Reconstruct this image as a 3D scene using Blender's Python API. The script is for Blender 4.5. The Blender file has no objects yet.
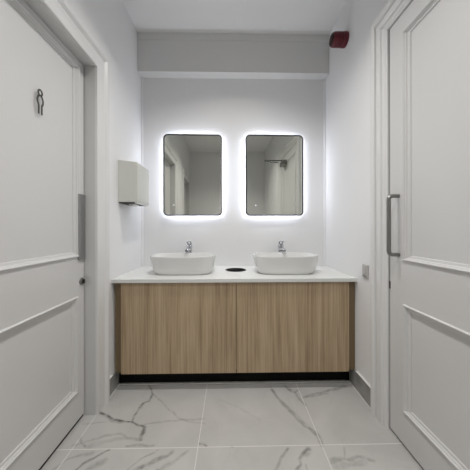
LEDS = 13.0; PW1 = 8.5; PW2 = 10.5; EXPO = 0.0; SPR = 125
WC = [(.29,.205,.118),(.46,.342,.215),(.58,.45,.305)]
import bpy, math, random
from mathutils import Vector, Matrix
random.seed(4)
scene = bpy.context.scene
COL = scene.collection
PI = math.pi

# ------------------------------------------------------------------ materials
def newmat(name):
    m = bpy.data.materials.new(name); m.use_nodes = True
    nt = m.node_tree
    return m, nt, nt.nodes['Principled BSDF']

def plain(name, rgb, rough=.5, metal=0., bump=0., bscale=200., coat=0., spec=.5):
    m, nt, b = newmat(name)
    b.inputs['Base Color'].default_value = (*rgb, 1)
    b.inputs['Roughness'].default_value = rough
    b.inputs['Metallic'].default_value = metal
    b.inputs['Coat Weight'].default_value = coat
    b.inputs['Specular IOR Level'].default_value = spec
    tc = nt.nodes.new('ShaderNodeTexCoord')
    n = nt.nodes.new('ShaderNodeTexNoise'); n.inputs['Scale'].default_value = bscale; n.inputs['Detail'].default_value = 3
    nt.links.new(tc.outputs['Object'], n.inputs['Vector'])
    if bump > 0:
        bp = nt.nodes.new('ShaderNodeBump'); bp.inputs['Strength'].default_value = bump; bp.inputs['Distance'].default_value = .001
        nt.links.new(n.outputs['Fac'], bp.inputs['Height']); nt.links.new(bp.outputs['Normal'], b.inputs['Normal'])
    mr = nt.nodes.new('ShaderNodeMapRange')
    mr.inputs['To Min'].default_value = max(.01, rough - .03); mr.inputs['To Max'].default_value = min(1, rough + .03)
    nt.links.new(n.outputs['Fac'], mr.inputs['Value']); nt.links.new(mr.outputs['Result'], b.inputs['Roughness'])
    return m

def emit(name, rgb, s):
    m, nt, b = newmat(name)
    b.inputs['Base Color'].default_value = (*rgb, 1)
    b.inputs['Emission Color'].default_value = (*rgb, 1)
    b.inputs['Emission Strength'].default_value = s
    return m

WALL = plain('white_wall_paint', (.82, .82, .825), .6, bump=.12, bscale=140)
BACK = plain('white_wall_panel', (.82, .82, .825), .75, bump=.04, bscale=60, spec=.25)
CEIL = plain('white_ceiling_paint', (.85, .85, .85), .8, bump=.1, bscale=120)
DOOR = plain('door_satin_paint', (.655, .653, .648), .33, bump=.10, bscale=90)
ARCH = plain('architrave_gloss_paint', (.74, .74, .735), .3)
TRIMW = plain('white_trim', (.86, .86, .87), .3)
SILI = plain('white_silicone', (.78, .78, .76), .4)
QUARTZ = plain('white_quartz', (.75, .755, .735), .22, bscale=400)
CERAM = plain('white_ceramic', (.76, .76, .75), .12, coat=.5, bscale=30)
CHROME = plain('chrome', (.55, .55, .57), .08, 1., bscale=30)
STEEL = plain('brushed_steel', (.27, .265, .255), .34, 1., bscale=300, bump=.1)
PLATE = plain('push_plate_steel', (.40, .40, .40), .42, 1., bscale=300, bump=.1)
DKSTEEL = plain('dark_steel', (.10, .10, .10), .4, .8)
BLACK = plain('black_metal', (.012, .012, .013), .35)
HOLE = plain('black_plastic', (.006, .006, .006), .5)
KICK = plain('black_laminate', (.003, .003, .003), .6, spec=.15)
SYMB = plain('dark_grey_symbol', (.07, .07, .065), .5)
DISP = plain('dispenser_enamel', (.65, .655, .61), .35)
PAPER = plain('paper', (.8, .8, .78), .9)
SWG = plain('grey_switch', (.50, .49, .48), .4)
SWD = plain('dark_grey_switch', (.30, .29, .28), .4)
RED = plain('dark_red_plastic', (.115, .004, .013), .30)
REDD = plain('darker_red_grille', (.035, .004, .006), .45)
MIRR = plain('mirror_silver', (.76, .77, .71), .012, 1., bscale=5)
MIRR.node_tree.nodes['Principled BSDF'].inputs['Roughness'].default_value = .01
for l in list(MIRR.node_tree.links):
    if l.to_socket.name == 'Roughness': MIRR.node_tree.links.remove(l)
LED = emit('led_white', (.86, .90, 1.0), LEDS)
TOUCH = emit('touch_light', (.9, .95, 1.0), .55)
LAMP = emit('downlight_lens', (1., .97, .92), 6.)

def wood():
    m, nt, b = newmat('light_oak_laminate')
    N = nt.nodes.new; L = nt.links.new
    tc = N('ShaderNodeTexCoord'); oi = N('ShaderNodeObjectInfo')
    off = N('ShaderNodeVectorMath'); off.operation = 'MULTIPLY_ADD'
    off.inputs[1].default_value = (1, 1, 1)
    sc = N('ShaderNodeVectorMath'); sc.operation = 'SCALE'; sc.inputs[0].default_value = (3.1, 0, 1.7)
    L(oi.outputs['Random'], sc.inputs['Scale'])
    L(tc.outputs['Object'], off.inputs[0]); L(sc.outputs[0], off.inputs[2])
    def noise(s, scale, det, rough=.6, dist=0.):
        mp = N('ShaderNodeMapping'); mp.inputs['Scale'].default_value = s
        L(off.outputs[0], mp.inputs['Vector'])
        n = N('ShaderNodeTexNoise'); n.inputs['Scale'].default_value = scale
        n.inputs['Detail'].default_value = det; n.inputs['Roughness'].default_value = rough
        n.inputs['Distortion'].default_value = dist
        L(mp.outputs[0], n.inputs['Vector']); return n
    fine = noise((105, 1, 1.8), 1, 4, .75)
    mid = noise((34, 1, .9), 1, 3, .6, .4)
    broad = noise((7, 1, .7), 1, 2)
    # cathedral figure: thin wavering contour lines of a broad field
    fld = noise((3.4, 1, .55), 1, 1, .4)
    mul = N('ShaderNodeMath'); mul.operation = 'MULTIPLY'; mul.inputs[1].default_value = 55
    L(fld.outputs['Fac'], mul.inputs[0])
    sn = N('ShaderNodeMath'); sn.operation = 'SINE'; L(mul.outputs[0], sn.inputs[0])
    r1 = N('ShaderNodeMapRange'); r1.inputs['From Min'].default_value = -1; L(sn.outputs[0], r1.inputs['Value'])
    def madd(a, wa, bb, wb):
        x = N('ShaderNodeMath'); x.operation = 'MULTIPLY'; x.inputs[1].default_value = wa; L(a, x.inputs[0])
        y = N('ShaderNodeMath'); y.operation = 'MULTIPLY_ADD'; y.inputs[1].default_value = wb; L(bb, y.inputs[0]); L(x.outputs[0], y.inputs[2])
        return y.outputs[0]
    s = madd(fine.outputs['Fac'], .52, mid.outputs['Fac'], .24)
    s2 = madd(s, 1., r1.outputs[0], .03)
    s3 = madd(s2, 1., broad.outputs['Fac'], .18)
    cr = N('ShaderNodeValToRGB')
    cr.color_ramp.elements[0].position = .36; cr.color_ramp.elements[0].color = (*WC[0], 1)
    cr.color_ramp.elements[1].position = .61; cr.color_ramp.elements[1].color = (*WC[2], 1)
    e = cr.color_ramp.elements.new(.485); e.color = (*WC[1], 1)
    L(s3, cr.inputs[0]); L(cr.outputs[0], b.inputs['Base Color'])
    bp = N('ShaderNodeBump'); bp.inputs['Strength'].default_value = .15; bp.inputs['Distance'].default_value = .0008
    L(fine.outputs['Fac'], bp.inputs['Height']); L(bp.outputs[0], b.inputs['Normal'])
    b.inputs['Roughness'].default_value = .48
    return m
WOOD = wood()
FILL = plain('darker_brown_filler', (.19, .135, .075), .5)  # filler panels: a darker brown than the oak doors

def tile_dark():
    m, nt, b = newmat('grey_skirting_tile')
    N = nt.nodes.new; L = nt.links.new
    tc = N('ShaderNodeTexCoord'); n = N('ShaderNodeTexNoise'); n.inputs['Scale'].default_value = 9; n.inputs['Detail'].default_value = 6
    L(tc.outputs['Object'], n.inputs['Vector'])
    cr = N('ShaderNodeValToRGB')
    cr.color_ramp.elements[0].position = .35; cr.color_ramp.elements[0].color = (.24, .238, .228, 1)
    cr.color_ramp.elements[1].position = .7; cr.color_ramp.elements[1].color = (.38, .375, .36, 1)
    L(n.outputs['Fac'], cr.inputs[0]); L(cr.outputs[0], b.inputs['Base Color']); b.inputs['Roughness'].default_value = .3
    return m
SKIRT = tile_dark()

TX0, TY0, TS = -.163, 1.161, .6145
def marble():
    m, nt, b = newmat('marble_look_tile')
    N = nt.nodes.new; L = nt.links.new
    tc = N('ShaderNodeTexCoord')
    at = N('ShaderNodeAttribute'); at.attribute_name = 'vein'
    n1 = N('ShaderNodeTexNoise'); n1.inputs['Scale'].default_value = 3.; n1.inputs['Detail'].default_value = 6; n1.inputs['Distortion'].default_value = 1.2
    n2 = N('ShaderNodeTexNoise'); n2.inputs['Scale'].default_value = 38; n2.inputs['Detail'].default_value = 4
    L(tc.outputs['Object'], n1.inputs['Vector']); L(tc.outputs['Object'], n2.inputs['Vector'])
    cr = N('ShaderNodeValToRGB')
    cr.color_ramp.elements[0].position = .3; cr.color_ramp.elements[0].color = (.475, .472, .46, 1)
    cr.color_ramp.elements[1].position = .65; cr.color_ramp.elements[1].color = (.54, .535, .52, 1)
    L(n1.outputs['Fac'], cr.inputs[0])
    # vein strength broken up with fine noise
    br = N('ShaderNodeMapRange'); br.inputs['From Min'].default_value = .3; br.inputs['From Max'].default_value = .7
    br.inputs['To Min'].default_value = .30; br.inputs['To Max'].default_value = 1.35
    L(n2.outputs['Fac'], br.inputs['Value'])
    mu = N('ShaderNodeMath'); mu.operation = 'MULTIPLY'; mu.use_clamp = True
    L(at.outputs['Fac'], mu.inputs[0]); L(br.outputs[0], mu.inputs[1])
    mx = N('ShaderNodeMixRGB'); mx.inputs['Color2'].default_value = (.12, .117, .11, 1)
    L(mu.outputs[0], mx.inputs['Fac']); L(cr.outputs[0], mx.inputs['Color1'])
    # grout joints
    sp = N('ShaderNodeSeparateXYZ'); L(tc.outputs['Object'], sp.inputs[0])
    def joint(sock, o):
        a = N('ShaderNodeMath'); a.operation = 'SUBTRACT'; a.inputs[1].default_value = o - TS / 2; L(sock, a.inputs[0])
        w = N('ShaderNodeMath'); w.operation = 'FLOORED_MODULO'; w.inputs[1].default_value = TS; L(a.outputs[0], w.inputs[0])
        c = N('ShaderNodeMath'); c.operation = 'SUBTRACT'; c.inputs[1].default_value = TS / 2; L(w.outputs[0], c.inputs[0])
        d = N('ShaderNodeMath'); d.operation = 'ABSOLUTE'; L(c.outputs[0], d.inputs[0])
        return d.outputs[0]
    mn = N('ShaderNodeMath'); mn.operation = 'MINIMUM'
    L(joint(sp.outputs['X'], TX0), mn.inputs[0]); L(joint(sp.outputs['Y'], TY0), mn.inputs[1])
    lt = N('ShaderNodeMath'); lt.operation = 'LESS_THAN'; lt.inputs[1].default_value = .0019; L(mn.outputs[0], lt.inputs[0])
    m2 = N('ShaderNodeMixRGB'); m2.inputs['Color2'].default_value = (.72, .71, .69, 1)
    L(lt.outputs[0], m2.inputs['Fac']); L(mx.outputs[0], m2.inputs['Color1']); L(m2.outputs[0], b.inputs['Base Color'])
    r = N('ShaderNodeMapRange'); r.inputs['To Min'].default_value = .28; r.inputs['To Max'].default_value = .7
    L(lt.outputs[0], r.inputs['Value']); L(r.outputs[0], b.inputs['Roughness'])
    return m
FLOOR = marble()

# ------------------------------------------------------------------ mesh helpers
class MB:
    def __init__(s): s.v = []; s.f = []
    def add(s, vs, fs):
        o = len(s.v); s.v += [tuple(p) for p in vs]; s.f += [tuple(i + o for i in f) for f in fs]; return s
    def box(s, x0, x1, y0, y1, z0, z1):
        return s.add([(x, y, z) for z in (z0, z1) for y in (y0, y1) for x in (x0, x1)],
                     [(0, 2, 3, 1), (4, 5, 7, 6), (0, 1, 5, 4), (2, 6, 7, 3), (0, 4, 6, 2), (1, 3, 7, 5)])
    def loft(s, rings, c0=True, c1=True, closed=True):
        n = len(rings[0]); vs = [p for r in rings for p in r]; fs = []
        for i in range(len(rings) - 1):
            for j in range(n if closed else n - 1):
                k = (j + 1) % n
                fs.append((i * n + j, i * n + k, (i + 1) * n + k, (i + 1) * n + j))
        if c0: fs.append(tuple(range(n))[::-1])
        if c1: fs.append(tuple((len(rings) - 1) * n + j for j in range(n)))
        return s.add(vs, fs)
    def lathe(s, prof, o=(0, 0, 0), axis='Z', n=40, c0=True, c1=True):
        rings = []
        for r, h in prof:
            ring = []
            for k in range(n):
                a = 2 * PI * k / n; c, d = r * math.cos(a), r * math.sin(a)
                p = {'Z': (c, d, h), 'X': (h, c, d), 'Y': (d, h, c)}[axis]
                ring.append((p[0] + o[0], p[1] + o[1], p[2] + o[2]))
            rings.append(ring)
        return s.loft(rings, c0, c1)
    def tube(s, pts, r, n=14, flat=None):
        pts = [Vector(p) for p in pts]; rings = []
        rs = r if isinstance(r, (list, tuple)) else [r] * len(pts)
        up = None
        for i, p in enumerate(pts):
            t = (pts[min(i + 1, len(pts) - 1)] - pts[max(i - 1, 0)]).normalized()
            if up is None: up = Vector((0, 0, 1)) if abs(t.z) < .9 else Vector((1, 0, 0))
            a = t.cross(up).normalized(); bb = a.cross(t).normalized(); up = bb
            rings.append([tuple(p + a * math.cos(2 * PI * k / n) * rs[i] + bb * math.sin(2 * PI * k / n) * rs[i]) for k in range(n)])
        return s.loft(rings)
    def build(s, name, mat, parent=None, origin=None, smooth=False, bevel=0, segs=2):
        o3 = Vector(origin) if origin is not None else Vector((0, 0, 0))
        if parent is not None and origin is None and parent.get('_o') is not None: o3 = Vector(parent['_o'])
        me = bpy.data.meshes.new(name)
        me.from_pydata([tuple(Vector(p) - o3) for p in s.v], [], s.f); me.validate(); me.update()
        import bmesh
        bm = bmesh.new(); bm.from_mesh(me); bmesh.ops.recalc_face_normals(bm, faces=bm.faces); bm.to_mesh(me); bm.free()
        me.materials.append(mat)
        ob = bpy.data.objects.new(name, me); COL.objects.link(ob)
        if smooth:
            for p in me.polygons: p.use_smooth = True
            try: me.set_sharp_from_angle(angle=math.radians(38))
            except Exception: pass
        if bevel:
            bv = ob.modifiers.new('bevel', 'BEVEL'); bv.width = bevel; bv.segments = segs; bv.limit_method = 'ANGLE'; bv.angle_limit = math.radians(40)
        if parent is not None: ob.parent = parent
        elif origin is not None: ob.location = o3
        return ob

def empty(name, loc, world=True):
    o = bpy.data.objects.new(name, None); COL.objects.link(o); o.location = loc
    o.empty_display_size = .05
    if world: o['_o'] = list(loc)
    return o
def tag(o, label=None, cat=None, group=None, kind=None):
    if label: o['label'] = label
    if cat: o['category'] = cat
    if group: o['group'] = group
    if kind: o['kind'] = kind
    return o
def struct(mb, name, mat, **k): return tag(mb.build(name, mat, **k), kind='structure')
def copy_tree(o, parent=None):
    c = o.copy(); COL.objects.link(c)
    if parent is not None: c.parent = parent
    for ch in list(o.children): copy_tree(ch, c)
    return c

# ------------------------------------------------------------------ room dimensions
XL, XR = -.783, .844            # side wall faces
YB, YR = 2.085, -1.05            # back wall, rear wall (behind the camera)
ZC = 2.728
FL, FR = -.844, .851            # faces of the two door leaves
LY0, LY1, LZ = .545, 1.372, 2.015
RY0, RY1, RZ = .40, 1.246, 2.142
BY0, BY1, BZ = -.94, -.24, 2.015

# walls with a real door opening each, closed behind the leaf
w = MB()
w.box(XL - .13, XL, YR - .1, BY0 - .03, 0, ZC); w.box(XL - .13, XL, BY1 + .03, LY0 - .03, 0, ZC); w.box(XL - .13, XL, BY0 - .03, BY1 + .03, BZ + .03, ZC); w.box(XL - .13, XL, LY1 + .03, YB + .12, 0, ZC)
w.box(XL - .13, XL, LY0 - .03, LY1 + .03, LZ + .03, ZC); w.box(XL - .17, XL - .13, YR - .1, YB + .12, 0, ZC)
struct(w, 'wall_left', WALL)
w = MB()
w.box(XR, XR + .08, YR - .1, RY0 - .03, 0, ZC); w.box(XR, XR + .08, RY1 + .03, YB + .12, 0, ZC)
w.box(XR, XR + .08, RY0 - .03, RY1 + .03, RZ + .03, ZC); w.box(XR + .08, XR + .12, YR - .1, YB + .12, 0, ZC)
struct(w, 'wall_right', WALL)
SK = 0.
def yb(x, d=0.): return YB + SK * (x - .03) + d
def wedge(m, x0, x1, y0, z0, z1, d=0.):
    # block whose rear face follows the back wall
    return m.add([(x0, y0, z0), (x1, y0, z0), (x1, yb(x1, d), z0), (x0, yb(x0, d), z0), (x0, y0, z1), (x1, y0, z1), (x1, yb(x1, d), z1), (x0, yb(x0, d), z1)],
                 [(0, 3, 2, 1), (4, 5, 6, 7), (0, 1, 5, 4), (1, 2, 6, 5), (2, 3, 7, 6), (3, 0, 4, 7)])
m_ = MB(); m_.add([(XL, yb(XL), 0), (XR, yb(XR), 0), (XR, YB + .12, 0), (XL, YB + .12, 0), (XL, yb(XL), ZC), (XR, yb(XR), ZC), (XR, YB + .12, ZC), (XL, YB + .12, ZC)],
       [(0, 3, 2, 1), (4, 5, 6, 7), (0, 1, 5, 4), (1, 2, 6, 5), (2, 3, 7, 6), (3, 0, 4, 7)])
struct(m_, 'wall_back', BACK)
struct(MB().box(XL, XR, YR - .1, YR, 0, ZC), 'wall_rear', WALL)
# ceiling slab, the boxed-in bulkhead over the vanity with its shallow joint strip
struct(MB().box(XL - .17, XR + .12, YR - .1, YB + .12, ZC, ZC + .1), 'ceiling', CEIL)
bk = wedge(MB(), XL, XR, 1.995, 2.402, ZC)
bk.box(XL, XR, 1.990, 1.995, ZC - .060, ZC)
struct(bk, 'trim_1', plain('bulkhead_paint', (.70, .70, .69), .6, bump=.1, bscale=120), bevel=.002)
# narrow bright corner beads either side of the back wall
struct(wedge(MB(), XL, XL + .014, yb(XL) - .014, .744, 2.402), 'trim_2', TRIMW, bevel=.003)
struct(wedge(MB(), XR - .014, XR, yb(XR) - .014, .744, 2.402), 'trim_3', TRIMW, bevel=.003)

# ------------------------------------------------------------------ floor with veins
VEINS = [
(0.95,0.0073,[(-0.769, 1.388), (-0.713, 1.369), (-0.664, 1.337), (-0.605, 1.324), (-0.559, 1.319), (-0.502, 1.295), (-0.464, 1.282)]),
(0.35,0.0196,[(-0.765, 1.388), (-0.711, 1.365), (-0.662, 1.333), (-0.602, 1.317)]),
(0.6,0.0068,[(-0.554, 1.32), (-0.554, 1.359), (-0.552, 1.408), (-0.537, 1.461), (-0.512, 1.473), (-0.509, 1.53), (-0.54, 1.592), (-0.566, 1.628)]),
(0.3,0.0137,[(-0.543, 1.429), (-0.537, 1.461), (-0.512, 1.473), (-0.509, 1.53)]),
(0.3,0.0062,[(-0.506, 1.536), (-0.461, 1.501), (-0.384, 1.42), (-0.293, 1.34), (-0.268, 1.326), (-0.19, 1.306), (-0.143, 1.301)]),
(0.7,0.0135,[(-0.464, 1.282), (-0.465, 1.255), (-0.467, 1.23), (-0.462, 1.207)]),
(0.4,0.0232,[(-0.465, 1.255), (-0.466, 1.221)]),
(0.3,0.0079,[(-0.473, 1.302), (-0.421, 1.31), (-0.358, 1.321), (-0.27, 1.329), (-0.194, 1.331), (-0.152, 1.332)]),
(0.25,0.0066,[(-0.811, 1.315), (-0.748, 1.317), (-0.694, 1.329)]),
(0.5,0.0061,[(-0.781, 1.228), (-0.754, 1.2), (-0.719, 1.173)]),
(0.3,0.0105,[(-0.783, 1.18), (-0.73, 1.2), (-0.654, 1.236), (-0.579, 1.246), (-0.539, 1.223), (-0.464, 1.207)]),
(0.18,0.0204,[(-0.699, 1.178), (-0.617, 1.21), (-0.52, 1.219)]),
(0.45,0.0065,[(-0.525, 1.175), (-0.473, 1.179), (-0.384, 1.172)]),
(0.7,0.0070,[(-0.16, 1.179), (-0.14, 1.175), (-0.125, 1.166)]),
(0.5,0.0161,[(-0.283, 1.144), (-0.307, 1.117), (-0.371, 1.091), (-0.42, 1.059), (-0.478, 1.021), (-0.508, 0.979)]),
(0.3,0.0136,[(-0.213, 1.143), (-0.251, 1.106), (-0.3, 1.072), (-0.35, 1.022)]),
(0.35,0.0054,[(-0.354, 1.15), (-0.428, 1.101), (-0.457, 1.067), (-0.502, 1.025)]),
(0.65,0.0073,[(-0.588, 1.156), (-0.638, 1.123), (-0.68, 1.088), (-0.69, 1.064), (-0.728, 1.014)]),
(0.3,0.0222,[(-0.589, 1.101), (-0.618, 1.079), (-0.645, 1.057), (-0.669, 1.02)]),
(0.3,0.0092,[(-0.669, 1.143), (-0.76, 1.116), (-0.779, 1.091), (-0.802, 1.056)]),
(0.5,0.0164,[(0.271, 1.565), (0.295, 1.494), (0.327, 1.42), (0.369, 1.34), (0.398, 1.274), (0.446, 1.231), (0.451, 1.192), (0.451, 1.161)]),
(0.3,0.0070,[(0.267, 1.601), (0.295, 1.494), (0.326, 1.437), (0.375, 1.362), (0.404, 1.294), (0.449, 1.242)]),
(0.45,0.0152,[(0.382, 1.573), (0.417, 1.536), (0.434, 1.483), (0.452, 1.426)]),
(0.5,0.0079,[(0.365, 1.609), (0.382, 1.573), (0.417, 1.536), (0.45, 1.562)]),
(0.5,0.0145,[(0.465, 1.487), (0.536, 1.515), (0.593, 1.532), (0.71, 1.566), (0.779, 1.591)]),
(0.35,0.0071,[(0.512, 1.493), (0.576, 1.508), (0.633, 1.522)]),
(0.5,0.0128,[(0.278, 1.146), (0.248, 1.115), (0.216, 1.07), (0.202, 1.047), (0.18, 1.004)]),
(0.5,0.0091,[(0.38, 1.141), (0.346, 1.122), (0.32, 1.095), (0.321, 1.068), (0.293, 1.048), (0.253, 1.002)]),
(0.35,0.0191,[(0.379, 1.136), (0.353, 1.116)]),
(0.35,0.0140,[(0.475, 1.078), (0.517, 1.091), (0.559, 1.085), (0.603, 1.099), (0.664, 1.079)]),
(0.25,0.0229,[(0.478, 1.065), (0.548, 1.063), (0.613, 1.073)]),
(0.3,0.0052,[(0.553, 1.143), (0.531, 1.091)]),
(0.5,0.0074,[(-0.002, 1.161), (0.01, 1.159)]),
(0.12,0.0090,[(-0.069, 1.477), (0.054, 1.409), (0.163, 1.319)]),
]
def extra_veins():
    r = random.Random(11); out = []
    for (cx, cy) in [(-.5, .7), (.1, .8), (.6, .6), (-.4, 0), (.3, .2), (.6, -.4), (-.6, -.5), (0, -.6)]:
        a = r.uniform(.4, 1.2); p = [(cx, cy)]
        for _ in range(8):
            a += r.uniform(-.5, .5); p.append((p[-1][0] + .05 * math.cos(a), p[-1][1] + .05 * math.sin(a)))
        out.append((r.uniform(.3, .6), r.uniform(.006, .02), p))
    return out
VEINS += extra_veins()
def build_floor():
    x0, x1 = XL - .13, XR + .08
    nx = int((x1 - x0) / .0042)
    xs = [x0 + (x1 - x0) * i / nx for i in range(nx + 1)]
    ys = [YR + (1.0 - YR) * i / 60 for i in range(60)] + [1.0 + .66 * i / 165 for i in range(166)] + [1.7, 1.9, YB]
    W, Hn = len(xs), len(ys)
    vs = [(x, y, 0.) for y in ys for x in xs]
    fs = [(j * W + i, j * W + i + 1, (j + 1) * W + i + 1, (j + 1) * W + i) for j in range(Hn - 1) for i in range(W - 1)]
    val = [0.] * (W * Hn)
    import bisect
    from mathutils import noise as mn
    for s, wd, pts in VEINS:
        # wavering resample of the polyline
        P = []
        for a, b in zip(pts[:-1], pts[1:]):
            L = math.hypot(b[0] - a[0], b[1] - a[1]); n = max(1, int(L / .008))
            for k in range(n):
                t = k / n; P.append((a[0] + (b[0] - a[0]) * t, a[1] + (b[1] - a[1]) * t))
        P.append(pts[-1])
        Q = []
        for (x, y) in P:
            q = mn.noise_vector(Vector((x * 25, y * 25, s * 9))); Q.append((x + q.x * .006, y + q.y * .006))
        acc = {}
        hw0 = wd / 2
        for k, (a, b) in enumerate(zip(Q[:-1], Q[1:])):
            hw = hw0 * (.6 + .8 * abs(mn.noise(Vector((a[0] * 12, a[1] * 12, 3.3)))) * 2)
            R = hw * 1.6 + .003
            i0 = max(0, int((min(a[0], b[0]) - R - x0) / (x1 - x0) * nx)); i1 = min(W - 1, int((max(a[0], b[0]) + R - x0) / (x1 - x0) * nx) + 1)
            j0 = max(0, bisect.bisect_left(ys, min(a[1], b[1]) - R)); j1 = min(Hn - 1, bisect.bisect_right(ys, max(a[1], b[1]) + R))
            dx, dy = b[0] - a[0], b[1] - a[1]; LL = dx * dx + dy * dy + 1e-12
            for j in range(j0, j1 + 1):
                for i in range(i0, i1 + 1):
                    px, py = xs[i] - a[0], ys[j] - a[1]
                    t = max(0, min(1, (px * dx + py * dy) / LL))
                    d = math.hypot(px - dx * t, py - dy * t)
                    q = max(0., min(1., (R - d) / (R - hw * .5)))
                    if q > 0:
                        q = q * q * (3 - 2 * q) * s; kx = j * W + i
                        if q > acc.get(kx, 0): acc[kx] = q
        for kx, q in acc.items(): val[kx] = 1 - (1 - val[kx]) * (1 - q)
    # faint mist of tiny veining
    for k, (x, y, z) in enumerate(vs):
        q = abs(mn.fractal(Vector((x * 4.5 + 3, y * 3.2, 1.7)), 1., 2., 4))
        if q < .05: val[k] = 1 - (1 - val[k]) * (1 - .05 * (1 - q / .05))
    me = bpy.data.meshes.new('floor'); me.from_pydata(vs, [], fs); me.update()
    at = me.attributes.new('vein', 'FLOAT', 'POINT'); at.data.foreach_set('value', val)
    me.materials.append(FLOOR)
    o = bpy.data.objects.new('floor', me); COL.objects.link(o); tag(o, kind='structure')
build_floor()

# ------------------------------------------------------------------ tiled skirting
def skirting(name, xa, xb, y0, y1, h):
    o = struct(MB().box(min(xa, xb), max(xa, xb), y0, y1, .003, h), name, SKIRT, bevel=.0012)
    return o
skirting('baseboard_left', XL, XL + .010, 1.484, 1.640, .116)
skirting('baseboard_right', XR, XR - .010, 1.358, 1.640, .122)
sl = MB()
sl.box(XL, XL + .013, 1.484, 1.552, .1163, .1205); sl.box(XL + .0102, XL + .0135, 1.484, 1.64, 0, .004)
struct(sl, 'trim_4', SILI)
sl = MB(); sl.box(XR - .013, XR, 1.358, 1.552, .1223, .1265); sl.box(XR - .0135, XR - .0102, 1.358, 1.64, 0, .004)
struct(sl, 'trim_5', SILI)

# ------------------------------------------------------------------ panelled doors
PROF = [(0, 0), (.0008, .0055), (.004, .0085), (.008, .0075), (.0105, .002), (.014, .001), (.016, -.004), (.023, -.0055), (.0265, -.006), (.0275, -.0105), (.029, -.011)]
def leaf(y0, y1, z0, z1, panels, X, sg, thick=.044):
    """panelled leaf; sg = direction the visible face looks along X"""
    m = MB(); P = lambda y, z, h: (X + sg * h, y, z)
    pa = [p for p in panels]; ya, yb = pa[0][0], pa[0][1]
    zs = [z0]
    for p in pa: zs += [p[2], p[3]]
    zs.append(z1)
    def q(a, b, c, d): m.add([P(a, c, 0), P(b, c, 0), P(b, d, 0), P(a, d, 0)], [(0, 1, 2, 3)])
    q(y0, ya, z0, z1); q(yb, y1, z0, z1)
    for k in range(0, len(zs), 2): q(ya, yb, zs[k], zs[k + 1])
    for (a, b, c, d) in pa:
        rings = [[P(a + 1.5 * u, c + u, h), P(b - 1.5 * u, c + u, h), P(b - 1.5 * u, d - u, h), P(a + 1.5 * u, d - u, h)] for u, h in PROF]
        m.loft(rings, c0=False, c1=True)
    c = [P(y0, z0, 0), P(y1, z0, 0), P(y1, z1, 0), P(y0, z1, 0)]
    bk = [P(y0, z0, -thick), P(y1, z0, -thick), P(y1, z1, -thick), P(y0, z1, -thick)]
    m.loft([c, bk], c0=False, c1=True)
    return m
def architrave(y0, y1, z1, X, sg, prof):
    m = MB(); rings = []
    for u, h in prof:
        rings.append([(X + sg * h, y1 + u, 0), (X + sg * h, y1 + u, z1 + u), (X + sg * h, y0 - u, z1 + u), (X + sg * h, y0 - u, 0)])
    m.loft(rings, c0=False, c1=False, closed=False)
    n = len(prof)
    # bottom ends closed so the moulding is solid
    for side in (0, 3):
        m.add([r[side] for r in rings], [tuple(range(n))])
    return m

# --- left door (recessed in its reveal)
d1 = empty('door_1', (FL, (LY0 + LY1) / 2, 0)); tag(d1, kind='structure')
leaf(LY0 + .003, LY1 - .007, .021, LZ - .003, [(.655, 1.310, .180, .705), (.655, 1.326, .922, 1.980)], FL, 1).build('leaf', DOOR, d1)
j = MB()
j.box(XL - .13, XL + .0, LY1, LY1 + .03, 0, LZ + .03); j.box(XL - .13, XL + .0, LY0 - .03, LY0, 0, LZ + .03)
j.box(XL - .13, XL + .0, LY0, LY1, LZ, LZ + .03)
j.box(XL - .13, FL - .046, LY1 - .015, LY1, 0, LZ); j.box(XL - .13, FL - .046, LY0, LY1, LZ - .015, LZ)
j.build('frame', DOOR, d1)
architrave(LY0, LY1, LZ, XL, 1, [(.002, 0), (.002, .012), (.006, .0145), (.045, .016), (.062, .018), (.072, .014), (.076, .0135), (.082, .019), (.090, .026), (.100, .028), (.108, .027), (.110, .024), (.110, 0)]).build('architrave', ARCH, d1, bevel=0)
tag(MB().box(FL + .0002, FL + .0098, 1.311, 1.3645, .905, 1.270).build('push_plate', PLATE, d1, bevel=.0006), 'brushed steel push plate')
t = MB().lathe([(.020, 0), (.020, .004), (.0165, .007), (.0165, .009), (.012, .010)], (FL + .0002, 1.345, .780), 'X')
tt = t.build('lock_escutcheon', STEEL, d1, smooth=True)
kb = MB().box(FL + .0102, FL + .019, 1.342, 1.348, .769, .791)
kb.build('thumb_turn', DKSTEEL, tt, origin=d1['_o'], bevel=.001)
def gap_shades(y0, y1, z1, X, sg, parent, zb):  # black strips that paint the shade in the gaps round and under a leaf
    m = MB(); a, b = sorted((X - sg * .008, X - sg * .030))
    m.box(a, b, y1 - .0068, y1 - .0002, 0.0005, z1); m.box(a, b, y0 + .0002, y0 + .0028, .0005, z1)
    m.box(a, b, y0 + .003, y1 - .007, z1 - .0028, z1 - .0002); m.box(a, b, y0 + .003, y1 - .007, .0005, zb)
    tag(m.build('gap_shade_strip', HOLE, parent), 'black strip standing for shade in the gap round the leaf')
gap_shades(LY0, LY1, LZ, FL, 1, d1, .0205)
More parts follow.
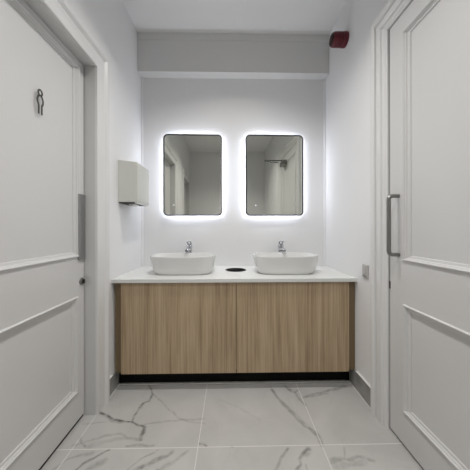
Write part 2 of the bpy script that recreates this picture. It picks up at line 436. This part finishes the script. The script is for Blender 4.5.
# standing figure outline
def symbol():
    m = MB(); cy, cz = 1.057, 1.585
    S = lambda pts, close=False: strip(m, [(cy + a, cz + b) for a, b in pts], .0038, close)
    def strip(m, pts, hw, close):
        n = len(pts); rings = []
        for i, p in enumerate(pts):
            a = pts[(i - 1) % n] if (close or i > 0) else p; b = pts[(i + 1) % n] if (close or i < n - 1) else p
            tx, ty = b[0] - a[0], b[1] - a[1]; l = math.hypot(tx, ty) or 1; nx, ny = -ty / l * hw, tx / l * hw
            X0, X1 = FL + .0002, FL + .0022
            rings.append([(X0, p[0] - nx, p[1] - ny), (X1, p[0] - nx, p[1] - ny), (X1, p[0] + nx, p[1] + ny), (X0, p[0] + nx, p[1] + ny)])
        if close: rings.append(rings[0])
        m.loft(rings, not close, not close)
    S([(.0105 * math.cos(a), .095 + .0125 * math.sin(a)) for a in [2 * PI * k / 20 for k in range(20)]], True)
    def bez(pts, n=7):
        out = []
        for i in range(len(pts) - 1):
            p0 = pts[max(i - 1, 0)]; p1 = pts[i]; p2 = pts[i + 1]; p3 = pts[min(i + 2, len(pts) - 1)]
            for k in range(n):
                t = k / n
                out.append(tuple(.5 * ((2 * p1[c]) + (-p0[c] + p2[c]) * t + (2 * p0[c] - 5 * p1[c] + 4 * p2[c] - p3[c]) * t * t + (-p0[c] + 3 * p1[c] - 3 * p2[c] + p3[c]) * t ** 3) for c in (0, 1)))
        return out + [pts[-1]]
    for s in (-1, 1):
        S(bez([(s * .004, .083), (s * .0115, .075), (s * .0155, .063), (s * .0145, .051), (s * .0095, .040), (s * .0085, .025), (s * .0085, .0)]))
    return m
tag(symbol().build('toilet_symbol', SYMB, d1), 'dark grey outline of a standing figure')

# --- further door on the left wall, seen only in the left mirror
d3 = empty('door_3', (FL, (BY0 + BY1) / 2, 0)); tag(d3, kind='structure')
leaf(BY0 + .003, BY1 - .004, .009, BZ - .003, [(-.84, -.33, .180, .705), (-.84, -.33, .922, 1.92)], FL, 1).build('leaf', DOOR, d3)
j = MB()
j.box(XL - .13, XL, BY1, BY1 + .03, 0, BZ + .03); j.box(XL - .13, XL, BY0 - .03, BY0, 0, BZ + .03); j.box(XL - .13, XL, BY0, BY1, BZ, BZ + .03)
j.build('frame', DOOR, d3)
architrave(BY0, BY1, BZ, XL, 1, [(.002, 0), (.002, .012), (.006, .0145), (.045, .016), (.062, .018), (.072, .014), (.076, .0135), (.082, .019), (.090, .026), (.100, .028), (.108, .027), (.110, .024), (.110, 0)]).build('architrave', ARCH, d3)

# --- right door (nearly flush with its architrave)
d2 = empty('door_2', (FR, (RY0 + RY1) / 2, 0)); tag(d2, kind='structure')
leaf(RY0 + .003, RY1 - .006, .013, RZ - .003, [(.515, 1.144, .176, .704), (.515, 1.144, .918, 2.042)], FR, -1).build('leaf', DOOR, d2)
j = MB()
j.box(XR + .003, XR + .08, RY1, RY1 + .03, 0, RZ + .03); j.box(XR + .003, XR + .08, RY0 - .03, RY0, 0, RZ + .03)
j.box(XR + .003, XR + .08, RY0, RY1, RZ, RZ + .03)
j.box(FR + .046, XR + .08, RY1 - .015, RY1, 0, RZ); j.box(FR + .046, XR + .08, RY0, RY1, RZ - .015, RZ)
j.build('frame', DOOR, d2)
architrave(RY0, RY1, RZ, XR, -1, [(.002, -.006), (.002, .001), (.010, .003), (.016, .008), (.026, .010), (.030, .013), (.033, .019), (.068, .020), (.071, .013), (.076, .013), (.079, .024), (.090, .029), (.100, .031), (.108, .031), (.111, .028), (.111, 0)]).build('architrave', ARCH, d2)
h = MB(); X0 = FR - .0002; xb = FR - .052; r = .0098; za, zb = .944, 1.241; yh = 1.174; c = .020
arc = lambda cx, cz, a0, a1: [(cx + c * math.cos(math.radians(a0 + (a1 - a0) * k / 6)), yh, cz + c * math.sin(math.radians(a0 + (a1 - a0) * k / 6))) for k in range(7)]
h.tube([(X0, yh, zb)] + arc(xb + c, zb - c, 90, 180) + arc(xb + c, za + c, 180, 270) + [(X0, yh, za)], r, 18)
h.build('pull_handle', STEEL, d2, smooth=True)
MB().box(FR - .0035, FR - .0002, 1.2405, 1.2425, .755, .797).box(FR - .003, FR - .0002, 1.2355, 1.2405, .757, .795).build('lock_plate', DKSTEEL, d2, bevel=.0005)
gap_shades(RY0, RY1, RZ, FR, -1, d2, .0128)
# overhead closer near the hinge side (seen in the right-hand mirror)
cb = MB().box(FR - .060, FR - .0002, .55, .74, 1.995, 2.058)
cl = cb.build('door_closer', STEEL, d2, bevel=.006)
a = MB(); a.lathe([(.012, 2.059), (.012, 2.076)], (FR - .032, .63, 0), 'Z', 20)
a.tube([(FR - .032, .63, 2.074), (.56, .58, 2.082)], .008, 10); a.tube([(.56, .58, 2.090), (.70, .40, 2.105), (.820, .33, 2.13)], .006, 10)
a.build('closer_arm', DKSTEEL, cl, origin=d2['_o'], smooth=True)

# ------------------------------------------------------------------ vanity
VY = 1.567; VZ0, VZ1 = .113, .7205
van = empty('vanity_cabinet', (.03, 1.82, 0)); tag(van, 'light oak vanity cabinet with two plain doors under the white worktop', 'cabinet')
c = MB()
c.box(XL + .0005, XL + .018, 1.605, yb(XL) - .002, .115, .716); c.box(XR - .018, XR - .0005, 1.605, yb(XL) - .002, .115, .716)
c.box(XL + .018, XR - .018, 1.605, YB - .002, .115, .133); c.box(XL + .018, XR - .018, yb(XL) - .012, yb(XL) - .002, .133, .716)
c.box(XL + .018, XR - .018, 1.605, 1.625, .66, .716); c.box(.027, .043, 1.605, 1.80, .133, .66)
c.build('carcass', WOOD, van)
MB().box(-.727, .0335, VY, VY + .019, VZ0, .7145).build('door', WOOD, van, bevel=.001)
MB().box(.0375, .796, VY, VY + .019, VZ0, .7145).build('door', WOOD, van, bevel=.001)
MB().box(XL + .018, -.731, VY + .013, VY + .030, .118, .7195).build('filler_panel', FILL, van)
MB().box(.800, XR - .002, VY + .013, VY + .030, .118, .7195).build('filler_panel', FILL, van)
tag(MB().box(XL + .012, XR - .012, 1.641, 1.657, .0005, .1145).build('kickboard', KICK, van), 'black recessed kickboard')
MB().box(XL + .0135, XR - .0135, 1.627, 1.6405, .0005, .0090).build('silicone_bead', SILI, van)

# worktop with a round cut-out for the waste chute
WX, WY, WR = .040, 1.886, .080
def worktop():
    m = MB(); x0, x1, y0, y1, z0, z1 = XL + .0005, XR - .0005, 1.551, yb(XL) - .0005, .7205, .7435
    n = 48; q = .12
    circ = [(WX + WR * math.cos(2 * PI * k / n), WY + WR * math.sin(2 * PI * k / n)) for k in range(n)]
    sq = []
    for k in range(n):
        a = 2 * PI * k / n; cx, cy = math.cos(a), math.sin(a); f = q / max(abs(cx), abs(cy)); sq.append((WX + cx * f, WY + cy * f))
    m.loft([[(x, y, z1) for x, y in circ], [(x, y, z1) for x, y in sq]], False, False)
    m.loft([[(x, y, z0) for x, y in circ], [(x, y, z0) for x, y in sq]], False, False)
    m.loft([[(x, y, z0) for x, y in circ], [(x, y, z1) for x, y in circ]], False, False)
    for z in (z0, z1):
        for (a, b, c_, d) in [(x0, x1, y0, WY - q), (x0, x1, WY + q, y1), (x0, WX - q, WY - q, WY + q), (WX + q, x1, WY - q, WY + q)]:
            m.add([(a, c_, z), (b, c_, z), (b, d, z), (a, d, z)], [(0, 1, 2, 3)])
    m.loft([[(x0, y0, z0), (x1, y0, z0), (x1, y1, z0), (x0, y1, z0)], [(x0, y0, z1), (x1, y0, z1), (x1, y1, z1), (x0, y1, z1)]], False, False)
    m.add([(x0, y1, z0), (x1, y1, z0), (x1, yb(x1, -.0005), z0), (x0, y1, z1), (x1, y1, z1), (x1, yb(x1, -.0005), z1)], [(0, 2, 1), (3, 4, 5), (1, 2, 5, 4), (0, 3, 5, 2)])
    return m
wt = worktop().build('worktop', QUARTZ); tag(wt, 'white stone worktop running wall to wall over the oak cabinet', 'worktop')
ch = MB()
ch.lathe([(.0785, .60), (.0785, .7445), (.0835, .7438), (.084, .7455), (.081, .7465), (.0755, .7462), (.0745, .7445), (.0745, .60)], (WX, WY, 0), 'Z', 48, False, False)
cho = ch.build('waste_chute', HOLE, smooth=True); tag(cho, 'round black waste chute hole in the worktop between the basins', 'waste chute')
MB().lathe([(.0744, .605), (.0744, .607)], (WX, WY, 0), 'Z', 48).build('flap', HOLE, cho)

# ------------------------------------------------------------------ basins
def sup(hx, hy, z, e=3.0, n=72, yc=0):
    out = []
    for k in range(n):
        a = 2 * PI * k / n; c_, s_ = math.cos(a), math.sin(a)
        out.append((hx * math.copysign(abs(c_) ** (2 / e), c_), yc + hy * math.copysign(abs(s_) ** (2 / e), s_), z))
    return out
bs = empty('wash_basin', (-.355, 1.792, .7437), False)
tag(bs, 'left white oval countertop wash basin, nearer the towel dispenser', 'basin', 'countertop wash basins')
b = MB()
b.loft([sup(.190, 0.0989, .0), sup(.208, 0.1135, .0), sup(.214, 0.1178, .004), sup(.222, 0.1247, .014), sup(.229, 0.1307, .030), sup(.236, 0.1359, .055), sup(.242, 0.1402, .085),
        sup(.247, 0.1445, .115), sup(.249, 0.1462, .129), sup(.2485, 0.1458, .1325), sup(.2465, 0.1441, .1338), sup(.2445, 0.1423, .1325), sup(.243, 0.1410, .128),
        sup(.238, 0.1367, .105), sup(.228, 0.1281, .070), sup(.205, 0.1101, .036), sup(.150, 0.0774, .022), sup(.060, 0.0387, .017, 2.), sup(.024, 0.0206, .016, 2.)], True, True)
b.v = [(x * .975, y, z) for x, y, z in b.v]
b.build('bowl', CERAM, bs, origin=(0, 0, 0), smooth=True)
MB().lathe([(.021, .0162), (.021, .019), (.016, .021), (.0, .0212)], (0, 0, 0), 'Z', 28).build('drain', CHROME, bs, origin=(0, 0, 0), smooth=True)
bs2 = copy_tree(bs); bs2.location = (.414, 1.792, .7437)
bs2['label'] = 'right white oval countertop wash basin, nearer the grey switch plate'

# ------------------------------------------------------------------ mixers
tp = empty('basin_mixer', (-.357, 2.040, .7437), False)
tag(tp, 'tall chrome mixer tap behind the left wash basin', 'tap', 'chrome basin mixers')
MB().lathe([(.026, 0), (.026, .004), (.025, .008), (.0235, .012), (.0225, .180), (.0245, .185), (.0245, .203), (.021, .207), (0, .2075)], (0, 0, 0), 'Z', 32).build('body', CHROME, tp, origin=(0, 0, 0), smooth=True)
s = MB().tube([(0, -.010, .165), (0, -.05, .172), (0, -.095, .174), (0, -.122, .168), (0, -.128, .156)], [.018, .0165, .0155, .015, .014], 18)
sp = s.build('spout', CHROME, tp, origin=(0, 0, 0), smooth=True)
MB().lathe([(.0138, -.006), (.0138, 0), (.0, .001)], (0, -.128, .155), 'Z', 20).build('aerator', DKSTEEL, sp, origin=(0, 0, 0), smooth=True)
lv = MB()
for sx in (-1, 1):
    lv.tube([(sx * .006, .004, .203), (sx * .013, .000, .218), (sx * .0155, -.012, .232), (sx * .0155, -.035, .240)], [.009, .0075, .0065, .0055], 12)
lv.tube([(-.0155, -.035, .240), (0, -.040, .240), (.0155, -.035, .240)], .0055, 12)
lv.build('lever', CHROME, tp, origin=(0, 0, 0), smooth=True)
for o_ in [tp.children[0], tp.children[1], tp.children[2]] + list(tp.children[1].children):
    for v_ in o_.data.vertices: v_.co.z *= .92
tp2 = copy_tree(tp); tp2.location = (.436, 2.040, .7437); tp2['label'] = 'tall chrome mixer tap behind the right wash basin'

# ------------------------------------------------------------------ backlit mirrors
def rr(w, h, r, y, n=8):
    out = []
    for cx, cz, a0 in ((w / 2 - r, h / 2 - r, 0), (-w / 2 + r, h / 2 - r, 90), (-w / 2 + r, -h / 2 + r, 180), (w / 2 - r, -h / 2 + r, 270)):
        for k in range(n + 1):
            a = math.radians(a0 + 90 * k / n); out.append((cx + r * math.cos(a), y, cz + r * math.sin(a)))
    return out
MW, MH, MR = .506, .704, .040
def mirror():
    e = empty('wall_mirror', (-.327, yb(-.327) - .006, 1.538), False); e.rotation_euler.z = .017; o = (0, 0, 0); w_, h_, r_ = MW, MH, MR
    f = .0105
    MB().loft([rr(w_ - 2 * f, h_ - 2 * f, r_ - f, -.046), rr(w_, h_, r_, -.046), rr(w_, h_, r_, -.030), rr(w_ - .02, h_ - .02, r_ - .01, -.030), rr(w_ - .02, h_ - .02, r_ - .01, -.0385), rr(w_ - 2 * f, h_ - 2 * f, r_ - f, -.0385), rr(w_ - 2 * f, h_ - 2 * f, r_ - f, -.046)], False, False).build('frame', BLACK, e, origin=o)
    g = MB().loft([rr(w_ - 2 * f - .0005, h_ - 2 * f - .0005, r_ - f, -.044), rr(w_ - 2 * f - .0005, h_ - 2 * f - .0005, r_ - f, -.0392)]).build('glass', MIRR, e, origin=o)
    MB().lathe([(.0, -.0002), (.0062, -.0002), (.0062, -.0008), (.0, -.0008)], (-.165, -.044, -.262), 'Y', 20, False, False).build('touch_switch', TOUCH, g, origin=o)
    tag(e.children[-1] if False else g.children[0], 'faint round lit touch dot')
    i = .028
    MB().loft([rr(w_ - i, h_ - i, r_ - .011, -.0295), rr(w_ - i, h_ - i, r_ - .011, .001)], True, True).build('backing_box', TRIMW, e, origin=o)
    k = .024
    tag(MB().loft([rr(w_ - k, h_ - k, r_ - .009, -.024), rr(w_ - k, h_ - k, r_ - .009, -.004), ], False, False).build('light_strip', LED, e, origin=o), 'white light strip round the back edge')
    return e
m1 = mirror(); tag(m1, 'left backlit black-framed mirror, beside the towel dispenser', 'mirror', 'backlit mirrors')
m2 = copy_tree(m1); m2.location = (.381, yb(.381) - .006, 1.537); m2['label'] = 'right backlit black-framed mirror, showing the door closer'

# ------------------------------------------------------------------ paper towel dispenser
dz = empty('towel_dispenser', (XL, 1.767, 1.257)); tag(dz, 'pale grey paper towel dispenser on the left wall above the worktop', 'dispenser')
def prism(m, prof, y0, y1): return m.loft([[(x, y0, z) for x, z in prof], [(x, y1, z) for x, z in prof]])
x0 = XL + .0005; x1 = -.651
d = MB()
prism(d, [(x0, 1.262), (x1 - .004, 1.262), (x1, 1.266), (x1, 1.538), (x1 - .004, 1.5415), (x0, 1.556)], 1.648, 1.886)
db = d.build('body', DISP, dz, bevel=.003)
MB().box(x0 + .003, x1 - .020, 1.656, 1.878, 1.254, 1.2618).build('paper_slot', HOLE, dz)
prism(MB(), [(x1 - .018, 1.2535), (x1 - .003, 1.2535), (x1 - .001, 1.2617), (x1 - .018, 1.2617)], 1.650, 1.884).build('lower_lip', DISP, dz)
MB().box(x1 + .0002, x1 + .0022, 1.662, 1.872, 1.275, 1.528).build('front_cover', DISP, dz, bevel=.0008)
pp = prism(MB(), [(x0 + .050, 1.2538), (x0 + .085, 1.2538), (x0 + .080, 1.243), (x0 + .058, 1.243)], 1.70, 1.80)
pp.build('paper_towel', PAPER, dz)

# ------------------------------------------------------------------ red alarm, switch plate
al = empty('fire_alarm_sounder', (XR, 1.700, 2.452)); tag(al, 'dark red round fire alarm sounder high on the right wall', 'alarm')
oA = (XR, 1.700, 2.452)
MB().lathe([(.048, -.0005), (.050, -.004), (.050, -.026), (.047, -.030)], oA, 'X', 40).build('base', RED, al, smooth=True)
pr = [(.044, -.0302)]
for k in range(5): zz = -.034 - k * .009; pr += [(.0485, zz), (.0485, zz - .005), (.0455, zz - .0055), (.0455, zz - .0085)]
pr += [(.048, -.080), (.047, -.095), (.043, -.103)]
MB().lathe(pr, oA, 'X', 40).build('sounder_body', RED, al, smooth=True)
g = MB().lathe([(.040, -.1032), (.038, -.109), (.028, -.1105), (.027, -.107), (.018, -.107), (.017, -.1115), (0, -.1118)], oA, 'X', 36, True, False)
g.build('sounder_grille', REDD, al, smooth=True)
sw = empty('switch_plate', (XR, 1.450, .768)); tag(sw, 'small light grey switch plate on right wall beside the worktop end', 'switch')
MB().box(XR - .009, XR - .0005, 1.421, 1.479, .768, .850).build('plate', SWG, sw, bevel=.002)
MB().box(XR - .0125, XR - .0092, 1.437, 1.463, .795, .838).build('rocker', SWG, sw, bevel=.001)
MB().box(XR - .0105, XR - .0092, 1.430, 1.470, .773, .786).build('label_strip', SWD, sw)

# ------------------------------------------------------------------ lights
def downlight(x, y, power, size, label):
    e = empty('ceiling_downlight', (x, y, ZC), False)
    tag(e, label, 'ceiling light', 'recessed downlights')
    MB().lathe([(.062, -.0005), (.062, -.004), (.052, -.008), (.046, -.005), (.046, -.0005)], (0, 0, 0), 'Z', 36, False, False).build('trim_ring', TRIMW, e, origin=(0, 0, 0), smooth=True)
    MB().lathe([(.0455, -.0008), (.0455, -.003)], (0, 0, 0), 'Z', 36).build('lens', LAMP, e, origin=(0, 0, 0))
    l = bpy.data.lights.new('downlight_lamp', 'AREA'); l.shape = 'DISK'; l.size = size; l.energy = power; l.spread = math.radians(SPR); l.color = (1., .975, .94)
    o = bpy.data.objects.new('downlight_lamp', l); COL.objects.link(o); o.parent = e; o.location = (0, 0, -.012)
    return e
downlight(.03, 1.22, PW1, .09, 'recessed round ceiling downlight just in front of the vanity')
downlight(.03, .30, PW2, .09, 'added unseen ceiling lamp between the two doors')  # unseen lamp, added to brighten the room and its mirror reflections

for o in bpy.data.objects:
    if '_o' in o: del o['_o']

w = bpy.data.worlds.new('world'); scene.world = w; w.use_nodes = True
w.node_tree.nodes['Background'].inputs[0].default_value = (.6, .6, .6, 1); w.node_tree.nodes['Background'].inputs[1].default_value = .1

# ------------------------------------------------------------------ camera
cd = bpy.data.cameras.new('camera'); cd.sensor_width = 36; cd.lens = 18.0; cd.shift_y = -7 / 470; cd.clip_start = .01
cam = bpy.data.objects.new('camera', cd); COL.objects.link(cam)
R = Matrix.Rotation(math.radians(-1.05), 4, 'Z') @ Matrix.Rotation(math.radians(90), 4, 'X') @ Matrix.Rotation(math.radians(-.08), 4, 'Z')
cam.matrix_world = Matrix.Translation((0, 0, 1.08)) @ R
scene.camera = cam
scene.view_settings.view_transform = 'Standard'; scene.view_settings.look = 'None'
scene.view_settings.exposure = EXPO; scene.view_settings.gamma = 1; scene.view_settings.use_curve_mapping = False
